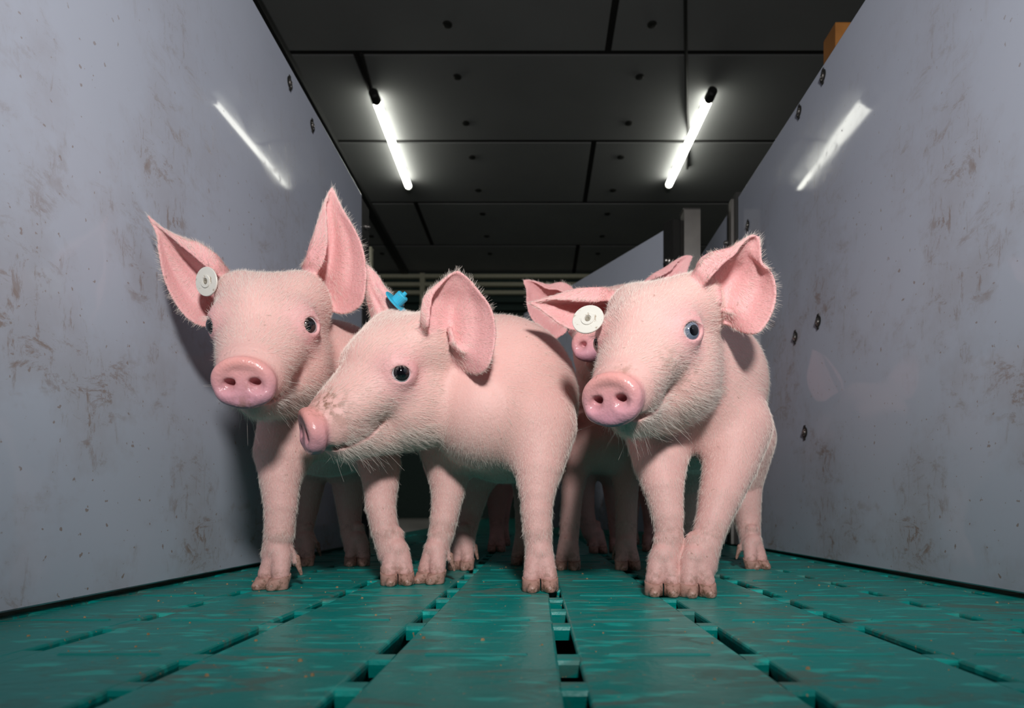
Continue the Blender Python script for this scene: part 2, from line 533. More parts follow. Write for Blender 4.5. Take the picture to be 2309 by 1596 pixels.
class Field:
    def __init__(s, lo, hi, v):
        s.lo = np.array(lo, float); s.v = v
        s.n = np.ceil((np.array(hi) - s.lo) / v).astype(int) + 1
        s.a = np.full(tuple(s.n), .05, f32)
        s.lab = np.zeros(tuple(s.n), np.uint8)

    def sub(s, lo, hi):
        i0 = np.clip(np.floor((np.array(lo) - s.lo) / s.v).astype(int), 0, s.n)
        i1 = np.clip(np.ceil((np.array(hi) - s.lo) / s.v).astype(int) + 1, 0, s.n)
        sl = tuple(slice(int(a), int(b)) for a, b in zip(i0, i1))
        g = [(s.lo[k] + s.v * np.arange(i0[k], i1[k])).astype(f32) for k in range(3)]
        return sl, g[0][:, None, None], g[1][None, :, None], g[2][None, None, :]

    def put(s, sl, d, k, lab):
        a = s.a[sl]
        if a.size == 0: return
        if lab is not None:
            L = s.lab[sl]
            L[d < a] = lab
        if k > 0:
            h = np.maximum(k - np.abs(a - d), 0) / k
            s.a[sl] = np.minimum(a, d) - h * h * (k * .25)
        else:
            s.a[sl] = np.minimum(a, d)

    def cut(s, sl, d, k):
        a = s.a[sl]
        if a.size == 0: return
        h = np.maximum(k - np.abs(a + d), 0) / k
        s.a[sl] = np.maximum(a, -d) + h * h * (k * .25)

    def cone(s, a, b, r1, r2, k=.02, lab=1):
        a = np.array(a, float); b = np.array(b, float)
        m = max(k, .004) + .004
        lo = np.minimum(a - r1, b - r2) - m; hi = np.maximum(a + r1, b + r2) + m
        sl, X, Y, Z = s.sub(lo, hi)
        ba = b - a; l2 = float(ba @ ba); rr = r1 - r2; a2 = l2 - rr * rr
        if a2 <= 1e-9: return s.ell((a + b) / 2, (max(r1, r2),) * 3, k=k, lab=lab)
        il2 = 1 / l2
        px, py, pz = X - f32(a[0]), Y - f32(a[1]), Z - f32(a[2])
        y = px * f32(ba[0]) + py * f32(ba[1]) + pz * f32(ba[2])
        z = y - f32(l2)
        pp = px * px + py * py + pz * pz
        x2 = np.maximum(pp * f32(l2 * l2) - y * y * f32(l2), 0)      # |pa*l2 - ba*y|^2
        y2 = y * y * f32(l2); z2 = z * z * f32(l2)
        kk = np.sign(rr) * rr * rr * x2
        d = (np.sqrt(x2 * f32(a2 * il2)) + y * f32(rr)) * f32(il2) - f32(r1)
        c1 = np.sign(z) * a2 * z2 > kk
        c2 = np.sign(y) * a2 * y2 < kk
        d = np.where(c2, np.sqrt(x2 + y2) * f32(il2) - f32(r1), d)
        d = np.where(c1, np.sqrt(x2 + z2) * f32(il2) - f32(r2), d).astype(f32)
        s.put(sl, d, k, lab)

    def loc(s, c, R, X, Y, Z):
        px, py, pz = X - f32(c[0]), Y - f32(c[1]), Z - f32(c[2])
        R = np.asarray(R, f32)
        return [px * R[0, i] + py * R[1, i] + pz * R[2, i] for i in range(3)]

    def ell(s, c, r, R=np.eye(3), k=.02, lab=1, cut=False):
        m = max(r) + max(k, .004) + .004
        c = np.array(c, float)
        sl, X, Y, Z = s.sub(c - m, c + m)
        if 0 in s.a[sl].shape: return
        x, y, z = s.loc(c, R, X, Y, Z)
        r = [f32(q) for q in r]
        k0 = np.sqrt((x / r[0]) ** 2 + (y / r[1]) ** 2 + (z / r[2]) ** 2)
        k1 = np.sqrt((x / r[0] ** 2) ** 2 + (y / r[1] ** 2) ** 2 + (z / r[2] ** 2) ** 2) + f32(1e-6)
        d = np.where(k0 < .02, -min(r), k0 * (k0 - 1) / k1).astype(f32)
        if cut: s.cut(sl, d, k)
        else: s.put(sl, d, k, lab)

    def disc(s, c, rx, rz, hy, rnd, R, k, lab):
        """rounded elliptical plate, axis = local y"""
        m = max(rx, rz) + hy + rnd + k + .006
        c = np.array(c, float)
        sl, X, Y, Z = s.sub(c - m, c + m)
        x, y, z = s.loc(c, R, X, Y, Z)
        q = (np.sqrt((x / f32(rx)) ** 2 + (z / f32(rz)) ** 2) - 1) * f32(min(rx, rz)) + f32(rnd)
        w = np.abs(y) - f32(hy - rnd)
        d = np.minimum(np.maximum(q, w), 0) + np.sqrt(np.maximum(q, 0) ** 2 + np.maximum(w, 0) ** 2) - f32(rnd)
        s.put(sl, d.astype(f32), k, lab)

    def sheet(s, P, rad, k, lab):
        """thin shell around a grid of points P[u,v,3] with half thickness rad[u,v]"""
        nu, nv = P.shape[:2]
        vs = P.reshape(-1, 3)
        fs = [(u * nv + v, u * nv + v + 1, (u + 1) * nv + v + 1, (u + 1) * nv + v) for u in range(nu - 1) for v in range(nv - 1)]
        bt = BVHTree.FromPolygons([tuple(p) for p in vs], fs)
        fr = [(rad[u, v] + rad[u + 1, v + 1]) * .5 for u in range(nu - 1) for v in range(nv - 1)]
        lo = vs.min(0) - .012; hi = vs.max(0) + .012
        sl, X, Y, Z = s.sub(lo, hi)
        d = np.full(s.a[sl].shape, .05, f32)
        # coarse culling: only voxels near a sheet point
        near_ = np.zeros(d.shape, bool)
        o = np.array([X.ravel()[0], Y.ravel()[0], Z.ravel()[0]])
        w = int(math.ceil(.010 / s.v))
        for p in vs[::2]:
            i = np.round((p - o) / s.v).astype(int)
            near_[max(i[0] - w, 0):i[0] + w + 1, max(i[1] - w, 0):i[1] + w + 1, max(i[2] - w, 0):i[2] + w + 1] = True
        idx = np.argwhere(near_)
        xs, ys, zs = X.ravel(), Y.ravel(), Z.ravel()
        out = np.full(len(idx), .05, f32)
        fnear = bt.find_nearest
        for n_, (i, j_, k_) in enumerate(idx):
            r_ = fnear((float(xs[i]), float(ys[j_]), float(zs[k_])), .014)
            if r_[3] is not None: out[n_] = r_[3] - fr[r_[2]]
        d[near_] = out
        s.put(sl, d, k, lab)

    def march(s, p, dirv, n=200, step=.0007):
        """first surface point from p along dirv"""
        p = np.array(p, float); dirv = np.array(dirv, float)
        for i in range(n):
            q = p + dirv * step * i
            ii = np.round((q - s.lo) / s.v).astype(int)
            if (ii < 0).any() or (ii >= s.n).any(): continue
            if s.a[tuple(ii)] < 0: return q
        return p + dirv * step * n * .5

    def mesh(s):
        """naive surface nets -> verts, quads, labels"""
        a = s.a
        a[0], a[-1], a[:, 0], a[:, -1], a[:, :, 0], a[:, :, -1] = (.05,) * 6
        neg = a < 0
        nx, ny, nz = a.shape
        cnt = np.zeros((nx - 1, ny - 1, nz - 1), np.uint8)
        for i in (0, 1):
            for j_ in (0, 1):
                for k_ in (0, 1):
                    cnt += neg[i:nx - 1 + i, j_:ny - 1 + j_, k_:nz - 1 + k_]
        act = (cnt > 0) & (cnt < 8)
        C = np.argwhere(act)
        idm = np.full(act.shape, -1, np.int32)
        idm[act] = np.arange(len(C))
        corners = [(i, j_, k_) for i in (0, 1) for j_ in (0, 1) for k_ in (0, 1)]
        V = {c: a[C[:, 0] + c[0], C[:, 1] + c[1], C[:, 2] + c[2]] for c in corners}
        acc = np.zeros((len(C), 3)); num = np.zeros(len(C))
        for c in corners:
            for ax in range(3):
                if c[ax] == 0:
                    e = list(c); e[ax] = 1; e = tuple(e)
                    v0, v1 = V[c], V[e]
                    m = (v0 < 0) != (v1 < 0)
                    t = np.where(m, v0 / np.where(m, v0 - v1, 1), 0)
                    p = np.tile(np.array(c, float), (len(C), 1))
                    p[:, ax] += t
                    acc += p * m[:, None]; num += m
        P = s.lo + s.v * (C + acc / num[:, None])
        lab = s.lab[C[:, 0], C[:, 1], C[:, 2]]
        for c in corners[1:]:
            lab = np.maximum(lab, s.lab[C[:, 0] + c[0], C[:, 1] + c[1], C[:, 2] + c[2]])
        F = []
        for ax in range(3):
            sl0 = [slice(1, -1)] * 3; sl1 = [slice(1, -1)] * 3
            sl0[ax] = slice(0, -1); sl1[ax] = slice(1, None)
            n0, n1 = neg[tuple(sl0)], neg[tuple(sl1)]
            for flip in (0, 1):
                m = (n0 & ~n1) if flip == 0 else (~n0 & n1)
                E_ = np.argwhere(m)
                for t in range(3):
                    if t != ax: E_[:, t] += 1
                b, c = (ax + 1) % 3, (ax + 2) % 3
                q = []
                for db, dc in ((-1, -1), (0, -1), (0, 0), (-1, 0)):
                    I = E_.copy(); I[:, b] += db; I[:, c] += dc
                    q.append(idm[I[:, 0], I[:, 1], I[:, 2]])
                q = np.stack(q, 1)
                if flip: q = q[:, ::-1]
                F.append(q)
        F = np.concatenate(F)
        F = F[(F >= 0).all(1)]
        return P, F, lab


def np_mesh(name, P, F):
    me = bpy.data.meshes.new(name)
    me.vertices.add(len(P)); me.vertices.foreach_set('co', np.asarray(P, f32).ravel())
    me.loops.add(len(F) * 4); me.loops.foreach_set('vertex_index', np.asarray(F, np.int32).ravel())
    me.polygons.add(len(F))
    me.polygons.foreach_set('loop_start', np.arange(0, len(F) * 4, 4, dtype=np.int32))
    me.update(calc_edges=True)
    me.shade_smooth()
    return me


def relax(P, F, vals, it=3, fac=.5):
    """average values over mesh edges"""
    e = np.concatenate([F[:, [0, 1]], F[:, [1, 2]], F[:, [2, 3]], F[:, [3, 0]]])
    n = len(P)
    deg = np.bincount(e[:, 0], minlength=n) + np.bincount(e[:, 1], minlength=n)
    vals = vals.copy()
    for _ in range(it):
        out = np.empty_like(vals)
        for c in range(vals.shape[1]):
            out[:, c] = (np.bincount(e[:, 0], vals[e[:, 1], c], n) + np.bincount(e[:, 1], vals[e[:, 0], c], n)) / np.maximum(deg, 1)
        vals = vals * (1 - fac) + out * fac
    return vals


# ------------------------------------------------------------------ piglet materials
def skin_material():
    t = NT('piglet_skin')
    at = t.n('ShaderNodeAttribute', attribute_name='tint')
    v = t.coord()
    mott = t.noise(v, 28, 4, .6)
    c = t.mix(.32, at.outputs['Color'], t.mix(mott, (.82, .53, .49), (.58, .28, .27)))
    wet = t.n('ShaderNodeAttribute', attribute_name='wet')
    ds = t.math('MULTIPLY', t.ramp(t.noise(v, 150, 2, .5), [(.715, 0.0), (.745, 1.0)]), .75)
    dd = t.n('ShaderNodeAttribute', attribute_name='dirt')
    dn = t.ramp(t.noise(v, 110, 4, .65), [(.44, 0.0), (.60, 1.0)])
    dirt = t.math('MAXIMUM', t.math('MULTIPLY', ds, .55), t.math('MULTIPLY', dd.outputs['Fac'], dn))
    c = t.mix(dirt, c, (.20, .105, .055))
    t.l(c, t.b.inputs['Base Color'])
    t.l(t.math('SUBTRACT', .56, t.math('MULTIPLY', wet.outputs['Fac'], .30)), t.b.inputs['Roughness'])
    t.b.inputs['Specular IOR Level'].default_value = .4
    t.b.inputs['Subsurface Weight'].default_value = .25
    t.b.inputs['Subsurface Radius'].default_value = (1.0, .42, .32)
    t.b.inputs['Subsurface Scale'].default_value = .006
    wr_ = t.noise(v, 190, 4, .6)
    vor = t.n('ShaderNodeTexVoronoi')
    vor.inputs['Scale'].default_value = 330
    t.l(v, vor.inputs['Vector'])
    t.bump(t.math('ADD', wr_, t.math('MULTIPLY', vor.outputs['Distance'], .35)), .30, .0022)
    return t.m


def hair_material(name, col):
    t = NT(name)
    t.b.inputs['Base Color'].default_value = (*col, 1)
    t.b.inputs['Roughness'].default_value = .45
    t.b.inputs['Specular IOR Level'].default_value = .35
    return t.m


def eye_material(name, col, rough=.04):
    t = NT(name)
    v = t.coord()
    c = t.mix(t.noise(v, 400, 3), tuple(x * .75 for x in col), col)
    t.l(c, t.b.inputs['Base Color'])
    t.b.inputs['Roughness'].default_value = rough
    t.b.inputs['Coat Weight'].default_value = .6
    t.b.inputs['Coat Roughness'].default_value = .02
    return t.m


def hoof_material():
    t = NT('hoof_horn')
    v = t.coord()
    c = t.mix(t.noise(v, 60, 4), (.52, .30, .25), (.40, .22, .175))
    d = t.ramp(t.noise(v, 130, 5, .7), [(.50, 0.0), (.62, 1.0)])
    c = t.mix(t.math('MULTIPLY', d, .8), c, (.12, .07, .035))
    t.l(c, t.b.inputs['Base Color'])
    t.b.inputs['Roughness'].default_value = .45
    t.bump(t.noise(v, 220, 3), .3, .002)
    return t.m


def tag_material(name, col):
    t = NT(name)
    v = t.coord()
    d = t.ramp(t.noise(v, 170, 4, .6), [(.62, 0.0), (.68, 1.0)])
    c = t.mix(t.math('MULTIPLY', d, .7), col, (.25, .17, .09))
    t.l(c, t.b.inputs['Base Color'])
    t.b.inputs['Roughness'].default_value = .42
    return t.m


M['skin'] = skin_material()
M['hair'] = hair_material('bristle_white', (.86, .76, .69))
M['sclera'] = eye_material('eye_white', (.72, .72, .76))
M['iris_dark'] = eye_material('iris_dark', (.020, .016, .018))
M['iris_blue'] = eye_material('iris_blue_grey', (.17, .21, .28))
M['pupil'] = eye_material('pupil_black', (.004, .004, .006))
M['hoof'] = hoof_material()
M['tagwhite'] = tag_material('tag_cream_plastic', (.66, .64, .58))
M['tagblue'] = tag_material('tag_blue_plastic', (.035, .42, .62))
M['taghole'] = plain('tag_hole', (.25, .22, .17), .6)


# ------------------------------------------------------------------ shared pieces: hoof, eye, tag
def make_hoof():
    F = Field((-.045, -.06, -.01), (.045, .05, .07), .0011)
    for sx in (-1, 1):
        F.cone((sx * .0114, -.0070, .030), (sx * .0124, .0010, .0050), .0116, .0122, .004, 1)
        F.cone((sx * .0114, -.0060, .018), (sx * .0118, .0150, .0050), .0110, .0072, .005, 1)
        F.cone((sx * .0152, -.0300, .041), (sx * .0190, -.0360, .018), .0054, .0022, .003, 1)
    sl, X, Y, Z = F.sub(F.lo, F.lo + F.v * F.n)
    F.a = np.maximum(F.a, -(Z + 0 * X + 0 * Y))                       # flat sole
    F.a = np.maximum(F.a, f32(.0009) - np.abs(X) + 0 * Y + 0 * Z)      # the cleft
    top = Z - f32(.0180) + Y * f32(.25)                                # the horn ends at the coronet
    F.a = np.where(Y > -.0245, np.maximum(F.a, (top * f32(.95))), F.a).astype(f32)
    P, Q, _ = F.mesh()
    me = np_mesh('hoof', P, Q)
    me.materials.append(M['hoof'])
    return me


HOOF = make_hoof()


def sphere_cap(r, ang, n=24, m=8):
    """cap around local +y"""
    vs = [(0, r, 0)]; fs = []
    for i in range(1, m + 1):
        t = ang * i / m
        for k in range(n):
            a = 2 * math.pi * k / n
            vs.append((r * math.sin(t) * math.cos(a), r * math.cos(t), r * math.sin(t) * math.sin(a)))
    for k in range(n): fs.append((0, 1 + (k + 1) % n, 1 + k))
    for i in range(m - 1):
        for k in range(n):
            a = 1 + i * n + k; b = 1 + i * n + (k + 1) % n
            fs.append((a, b, b + n, a + n))
    return MB().add(vs, fs)


EYE_R = .0138
EYE = sphere_cap(EYE_R, math.pi * .98, 24, 16).mesh('eye'); EYE.shade_smooth()
EYE.materials.append(M['sclera'])


def iris_mesh(mat):
    me = sphere_cap(EYE_R * 1.012, math.radians(47)).mesh('iris'); me.shade_smooth(); me.materials.append(mat)
    return me


IRIS = {'dark': iris_mesh(M['iris_dark']), 'blue': iris_mesh(M['iris_blue'])}
PUPIL = sphere_cap(EYE_R * 1.024, math.radians(26)).mesh('pupil'); PUPIL.shade_smooth()
PUPIL.materials.append(M['pupil'])


# ------------------------------------------------------------------ head pose
def head_matrix(yaw, pitch, roll):
    y, p, r = (math.radians(a) for a in (yaw, pitch, roll))
    B = np.array([[-1, 0, 0], [0, -1, 0], [0, 0, 1.]])
    c, s_ = math.cos(y), math.sin(y); Rz = np.array([[c, -s_, 0], [s_, c, 0], [0, 0, 1]])
    c, s_ = math.cos(p), math.sin(p); Rx = np.array([[1, 0, 0], [0, c, -s_], [0, s_, c]])
    c, s_ = math.cos(r), math.sin(r); Ry = np.array([[c, 0, s_], [0, 1, 0], [-s_, 0, c]])
    return Rz @ B @ Rx @ Ry


def resample(pts, n):
    pts = np.array(pts, float)
    # Catmull-Rom through the traced points, then even arc length
    P = np.vstack([2 * pts[0] - pts[1], pts, 2 * pts[-1] - pts[-2]])
    out = []
    for i in range(1, len(P) - 2):
        for t in np.linspace(0, 1, 12, endpoint=False):
            a, b, c, d = P[i - 1], P[i], P[i + 1], P[i + 2]
            out.append(.5 * (2 * b + (c - a) * t + (2 * a - 5 * b + 4 * c - d) * t * t + (3 * b - a - 3 * c + d) * t ** 3))
    out.append(pts[-1]); out = np.array(out)
    L = np.r_[0, np.cumsum(np.linalg.norm(np.diff(out, axis=0), axis=1))]
    t = np.linspace(0, L[-1], n)
    return np.stack([np.interp(t, L, out[:, k]) for k in range(out.shape[1])], 1)


def ear_grid(A, B, zb, zt, cup=.30, curl=.18, lift=.10, nu=34, nv=24, dzb=0.0, bow=0.0, ridge=.0022):
    """A, B: the two edges of an ear (px, base to tip); A is the edge that rolls inward.
    zb, zt: distance of base and tip; cup: hollow depth relative to width; bow bends the blade along its length."""
    a, b = resample(A, nu), resample(B, nu)
    P = np.zeros((nu, nv, 3)); rad = np.zeros((nu, nv))
    for i in range(nu):
        u = i / (nu - 1)
        f_ = min(1, u / .30); f_ = f_ * f_ * (3 - 2 * f_)
        z = zb + .014 * (1 - f_) + dzb * f_ + (zt - zb) * u + bow * math.sin(math.pi * u)
        w = np.linalg.norm(b[i] - a[i]) * z / FPX
        d = cup * w * (1 - .35 * u)
        c = curl * math.sin(math.pi * min(1, .12 + u * .95)) if curl else 0
        key = np.array([[c, -lift * w * 1.5 if curl else 0], [.0, -lift * w * .6], [.10, .40 * d], [.38, d], [.70, .72 * d], [.90, .30 * d], [1.0, 0.0]])
        sec = resample(key, nv)
        for j_ in range(nv):
            fr, dp = sec[j_]
            q = a[i] + (b[i] - a[i]) * fr
            rg = ridge * math.sin(2 * math.pi * fr * 2.6 + .8 + 1.5 * u) * math.sin(math.pi * min(1, fr * 1.0)) * math.sin(math.pi * min(1, u * 1.15 + .05)) if u < .9 else 0
            P[i, j_] = W(q[0], q[1], z + dp + rg)
            e = min(j_, nv - 1 - j_) / (nv * .5)
            rad[i, j_] = .0016 + .0016 * min(1, e * 2) * (1 - .5 * u)
    return P, rad


def hair_object(name, roots, dirs, normals, length, parent, radius=.00016, seg=4, curlr=.18):
    n = len(roots)
    hc = bpy.data.hair_curves.new(name)
    hc.add_curves([seg] * n)
    t = np.linspace(0, 1, seg)[None, :, None]
    d0 = dirs + normals * .30
    d0 /= np.linalg.norm(d0, axis=1, keepdims=True)
    jit = rng.normal(0, curlr, (n, 3))
    d1 = dirs + normals * .04 + jit
    d1 /= np.linalg.norm(d1, axis=1, keepdims=True)
    L = length[:, None, None]
    pts = roots[:, None, :] - normals[:, None, :] * .0008 + L * (t * d0[:, None, :] * .55 + t * t * d1[:, None, :] * .5)
    hc.attributes['position'].data.foreach_set('vector', pts.astype(f32).ravel())
    ra = hc.attributes.get('radius') or hc.attributes.new('radius', 'FLOAT', 'POINT')
    rr = (radius * (1 - .6 * np.linspace(0, 1, seg)))[None, :] * np.ones((n, 1)) * rng.uniform(.7, 1.25, (n, 1))
    ra.data.foreach_set('value', rr.astype(f32).ravel())
    hc.materials.append(M['hair'])
    o = bpy.data.objects.new(name, hc)
    COL.objects.link(o)
    o.parent = parent
    o['kind'] = 'stuff'
    return o


LM_EAR = (.066, -.08, .045)


def make_pig(sp):
    v = sp['voxel']
    F = Field(sp['lo'], sp['hi'], v)
    # trunk
    for a, b, r1, r2, k in sp['trunk']:
        F.cone(a, b, r1, r2, k, 1)
    for c, r, k in sp.get('lumps', []):
        F.ell(c, r, k=k, lab=1)
    hooves = []
    feet = []
    for leg in sp['legs']:
        zh = FH / (leg['hoof'][1] - VY)
        nl = len(leg['p'])
        dze = zh + .031 - leg['p'][-1][2]                              # the pastern stands behind the toe
        pts = [(W(px, py, z + dze * i_ / (nl - 1)), r) for i_, (px, py, z, r) in enumerate(leg['p'])]
        for li_, ((a, r1), (b, r2)) in enumerate(zip(pts[:-1], pts[1:])):
            F.cone(a, b, r1 - .0015, r2 - .0015, .022 if li_ == 0 else .0025, 2)
        hx, hy, yaw, hs = leg['hoof']
        zz = FH / (hy - VY)
        yr = math.radians(yaw)
        fw = np.array([math.sin(yr), -math.cos(yr), 0]); rt = np.array([-math.cos(yr), -math.sin(yr), 0])
        org = W(hx, hy, zz) - fw * .013 * hs
        org[2] = 0
        up = np.array([0, 0, 1.])
        end = pts[-1]
        mid = org - fw * .012 * hs + up * .052 * hs
        F.cone(end[0], mid, end[1] - .0020, .0165 * hs, .004, 2)
        for sx in (-1, 1):
            F.cone(mid - up * .006 * hs + rt * sx * .0050 * hs, org + (rt * sx * .0116 - fw * .003 + up * .020) * hs, .0142 * hs, .0118 * hs, .0025, 2)
            F.cone(mid + up * .022 * hs - fw * .004 * hs, org + (rt * sx * .0140 - fw * .029 + up * .037) * hs, .010 * hs, .0056 * hs, .004, 2)
        feet.append(org)
        hooves.append((org, yaw, hs))
    # head
    H = sp['head']
    R = head_matrix(*H['ypr']); t = np.array(H['t']); s = H['s']
    def T(p): return R @ (np.array(p, float) * s) + t
    def D(d): return R @ np.array(d, float)
    for a, b, r1, r2, k in sp['neck']:
        a = T(a) if len(a) == 3 and H.get('necklocal', True) else a
        F.cone(a, b, r1, r2, k, 1)
    E = lambda c, r, k, lab=3, Rl=None: F.ell(T(c), [q * s for q in r], R if Rl is None else R @ Rl, k * s, lab)
    C = lambda a, b, r1, r2, k, lab=3: F.cone(T(a), T(b), r1 * s, r2 * s, k * s, lab)
    E((0, -.045, .000), (.061, .078, .067), .02)                       # skull
    for sx in (-1, 1): E((sx * .036, -.052, .032), (.032, .048, .034), .02)
    E((0, -.008, .018), (.048, .050, .034), .02)                       # forehead
    for sx in (-1, 1):
        E((sx * .034, -.034, -.056), (.038, .058, .052), .02)         # cheek and jowl
        E((sx * .044, -.066, .030), (.024, .030, .032), .025)           # ear root
        C((sx * .030, .012, -.014), (sx * .016, .085, -.048), .028, .022, .02)   # side of the muzzle
        E((sx * .042, .006, .012), (.020, .024, .018), .016)           # brow
        C((sx * .016, .070, -.066), (sx * .014, .098, -.066), .018, .0165, .012)  # upper lip
    C((0, .005, -.012), (0, .092, -.050), .046, .0285, .02)            # muzzle
    C((0, -.030, -.078), (0, .086, -.0865), .044, .0185, .018)           # lower jaw
    # snout plate
    tilt = math.radians(8)
    Rt = np.array([[1, 0, 0], [0, math.cos(tilt), -math.sin(tilt)], [0, math.sin(tilt), math.cos(tilt)]])
    sc = (0, .121, -.0605)
    sy = math.radians(H.get('snout_yaw', 0))
    Ry_ = np.array([[math.cos(sy), -math.sin(sy), 0], [math.sin(sy), math.cos(sy), 0], [0, 0, 1]])
    Rt = Ry_ @ Rt
    def TS(q): return T(np.array(sc) + Ry_ @ (np.array(q, float) - np.array(sc)))
    F.disc(T(sc), .0345 * s, .0285 * s, .0115 * s, .0085 * s, R @ Rt, .009 * s, 5)
    arc = [(math.cos(g) * .0285, .1225 + .003 * math.sin(g), -.0600 + math.sin(g) * .0240) for g in np.radians(np.linspace(8, 172, 12))]
    for a, b in zip(arc[:-1], arc[1:]):
        F.cone(TS(a), TS(b), .0044 * s, .0044 * s, .007 * s, 5)          # rolled upper rim
    for sx in (-1, 1):
        F.ell(TS((sx * .0165, .1265, -.0720)), (.0120 * s, .0075 * s, .0090 * s), R @ Rt, .006 * s, 5)
        F.ell(TS((sx * .0165, .1355, -.0625)), (.0092 * s, .0072 * s, .0072 * s), R @ Rt, .004 * s, cut=True)
        F.ell(TS((sx * .0135, .130, -.0575)), (.0066 * s, .016 * s, .0042 * s), R @ Rt, .0025 * s, cut=True)
        # mouth corner crease
        m = resample([(.016, .116, -.086), (.030, .094, -.0815), (.04, .066, -.0765), (.05, .046, -.070), (.05, .036, -.062)], 26)
        for i_, c in enumerate(m):
            q0 = T((sx * .11, c[1], c[2])) if i_ > 4 else T((sx * (c[0] + .05), c[1] + .02, c[2] - .02))
            dv = D((-sx, 0, 0)) if i_ > 4 else D(np.array([-sx * .05, -.02, .02]) / .0574)
            hit = F.march(q0, dv, 160)
            w_ = math.sin(math.pi * min(1, (i_ + 3) / 28))
            F.ell(hit + dv * .0008, ((.0022 + .0018 * w_) * s,) * 3, R, .0035 * s, cut=True)
    # wrinkles behind the snout plate
    for yy, zz in ((.104, -.022), (.094, -.017)):
        for w_ in np.linspace(-1, 1, 15):
            F.ell(T((w_ * .022, yy - abs(w_) * .002, zz - .006 * w_ * w_ - .004)), (.0015 * s,) * 3, R, .003 * s, cut=True)
    # ears (traced blades)
    ears = []
    for e in sp['ears']:
        zb = T((e['side'] * LM_EAR[0], LM_EAR[1], LM_EAR[2]))[1]
        P, rad = ear_grid(e['A'], e['B'], zb, zb + e['dzt'], e.get('cup', .3), e.get('curl', .18), e.get('lift', .1), bow=e.get('bow', 0), dzb=e.get('dzb', 0))
        F.sheet(P, rad, .009, 4)
        ears.append(P)
        for c, r in e.get('cut', []):
            F.ell(W(c[0], c[1], zb + c[2]), r, k=.008, cut=True)
        for a, b, r in e.get('fold', []):
            F.cone(W(a[0], a[1], zb + a[2]), W(b[0], b[1], zb + b[2]), r, r * .8, .006, 4)
    # eyes: lids, then the opening
    eyes = []
    for sx in (1, -1):
        ax = np.array([sx * .80, .58, .10]); ax /= np.linalg.norm(ax)
        e0 = T((sx * .052, .012, 0))
        axw = D(ax)
        surf = F.march(e0 + axw * .045, -axw, 140)
        side = np.cross(D((0, 0, 1.)), axw); side /= np.linalg.norm(side)
        up = np.cross(axw, side)
        Re = np.stack([side, axw, up], 1)
        F.ell(surf - axw * .007 * s, (.0200 * s, .0115 * s, .0175 * s), Re, .010 * s, 6)
        for w_ in np.linspace(-1, 1, 13):                               # fold above the upper lid
            F.ell(surf + side * (w_ * .016 * s) + up * ((.0165 - .008 * w_ * w_) * s) - axw * (.002 + .006 * abs(w_)) * s, (.0018 * s,) * 3, Re, .004 * s, cut=True)
        surf = F.march(surf + axw * .03, -axw, 90)
        F.ell(surf, (.0126 * s, .014 * s, .0102 * s), Re, .0025 * s, cut=True)
        eyes.append((surf - axw * .0128 * s, axw, up, sx))
    P, Q, lab = F.mesh()
    del F.a, F.lab
    P = relax(P, Q, P, 1, .4)
    # ---- piglet object
    root = empty('piglet', (float(np.mean([q[0] for q in feet])), float(np.mean([q[1] for q in feet])), 0))
    off = np.array(root.location)
    tag(root, sp['label'], 'piglet', 'pink piglets in the aisle')
    me = np_mesh('body', P - off, Q)
    me.materials.append(M['skin'])
    body = link('body', me, None, root)
    # ---- colour of the skin itself, by body region
    n = len(P)
    col = np.empty((n, 3)); wet = np.zeros((n, 1)); dirt = np.zeros((n, 1))
    base = np.array(sp.get('skin', (.80, .50, .455)))
    col[:] = base
    col[lab == 2] = (.72, .42, .385)
    col[lab == 3] = (.78, .475, .43)
    col[lab == 4] = (.76, .365, .375)
    col[lab == 6] = (.74, .37, .37)
    loc = ((P - t) @ R) / s
    isn = lab == 5
    col[isn] = (.74, .33, .36)
    wet[isn] = 1.0
    # snout: upper rim salmon, lower half mauve
    fz = np.clip((loc[:, 2] + .085) / .05, 0, 1)[:, None]
    pl = np.array([.52, .24, .365]) * (1 - fz) + np.array([.80, .35, .32]) * fz
    col[isn] = pl[isn]
    def near_(c, r): return np.clip(1 - np.linalg.norm(loc - np.array(c), axis=1) / r, 0, 1)[:, None]
    headm = ((lab >= 3) & (lab != 4))[:, None]
    for sx in (-1, 1):
        w_ = np.minimum(1, near_((sx * .055, .014, 0), .048) * 1.7) * headm
        col = col * (1 - .75 * w_) + np.array([.74, .36, .38]) * .75 * w_
        nz_ = np.array(sc) + Ry_ @ (np.array((sx * .0140, .131, -.0580)) - np.array(sc))
        w_ = np.minimum(1, near_(nz_, .010) * 1.5) * headm
        col = col * (1 - .75 * w_) + np.array([.30, .085, .095]) * .75 * w_
        w_ = np.minimum(1, near_((sx * .042, .058, -.074), .030)) * headm
        col = col * (1 - .3 * w_) + np.array([.72, .36, .38]) * .3 * w_
    for (c, r, a) in sp.get('dirt', []):
        dirt += near_(c, r) * a * headm
    lowz = np.clip(1 - (P[:, 2:3]) / .045, 0, 1)
    dirt += lowz * .8 * (lab == 2)[:, None]
    kn = np.exp(-((P[:, 2:3] - .078) / .012) ** 2) * (lab == 2)[:, None]
    dirt += kn * .28
    for P_ in ears:
        pass
    col = relax(P, Q, col, 8 if v < .0025 else 4, .6)
    dirt = relax(P, Q, dirt, 4, .5); wet = relax(P, Q, wet, 3, .5)
    ca = me.color_attributes.new('tint', 'FLOAT_COLOR', 'POINT')
    ca.data.foreach_set('color', np.concatenate([col, np.ones((n, 1))], 1).astype(f32).ravel())
    for nm, arr in (('wet', wet), ('dirt', dirt)):
        at = me.attributes.new(nm, 'FLOAT', 'POINT')
        at.data.foreach_set('value', np.clip(arr, 0, 1).astype(f32).ravel())
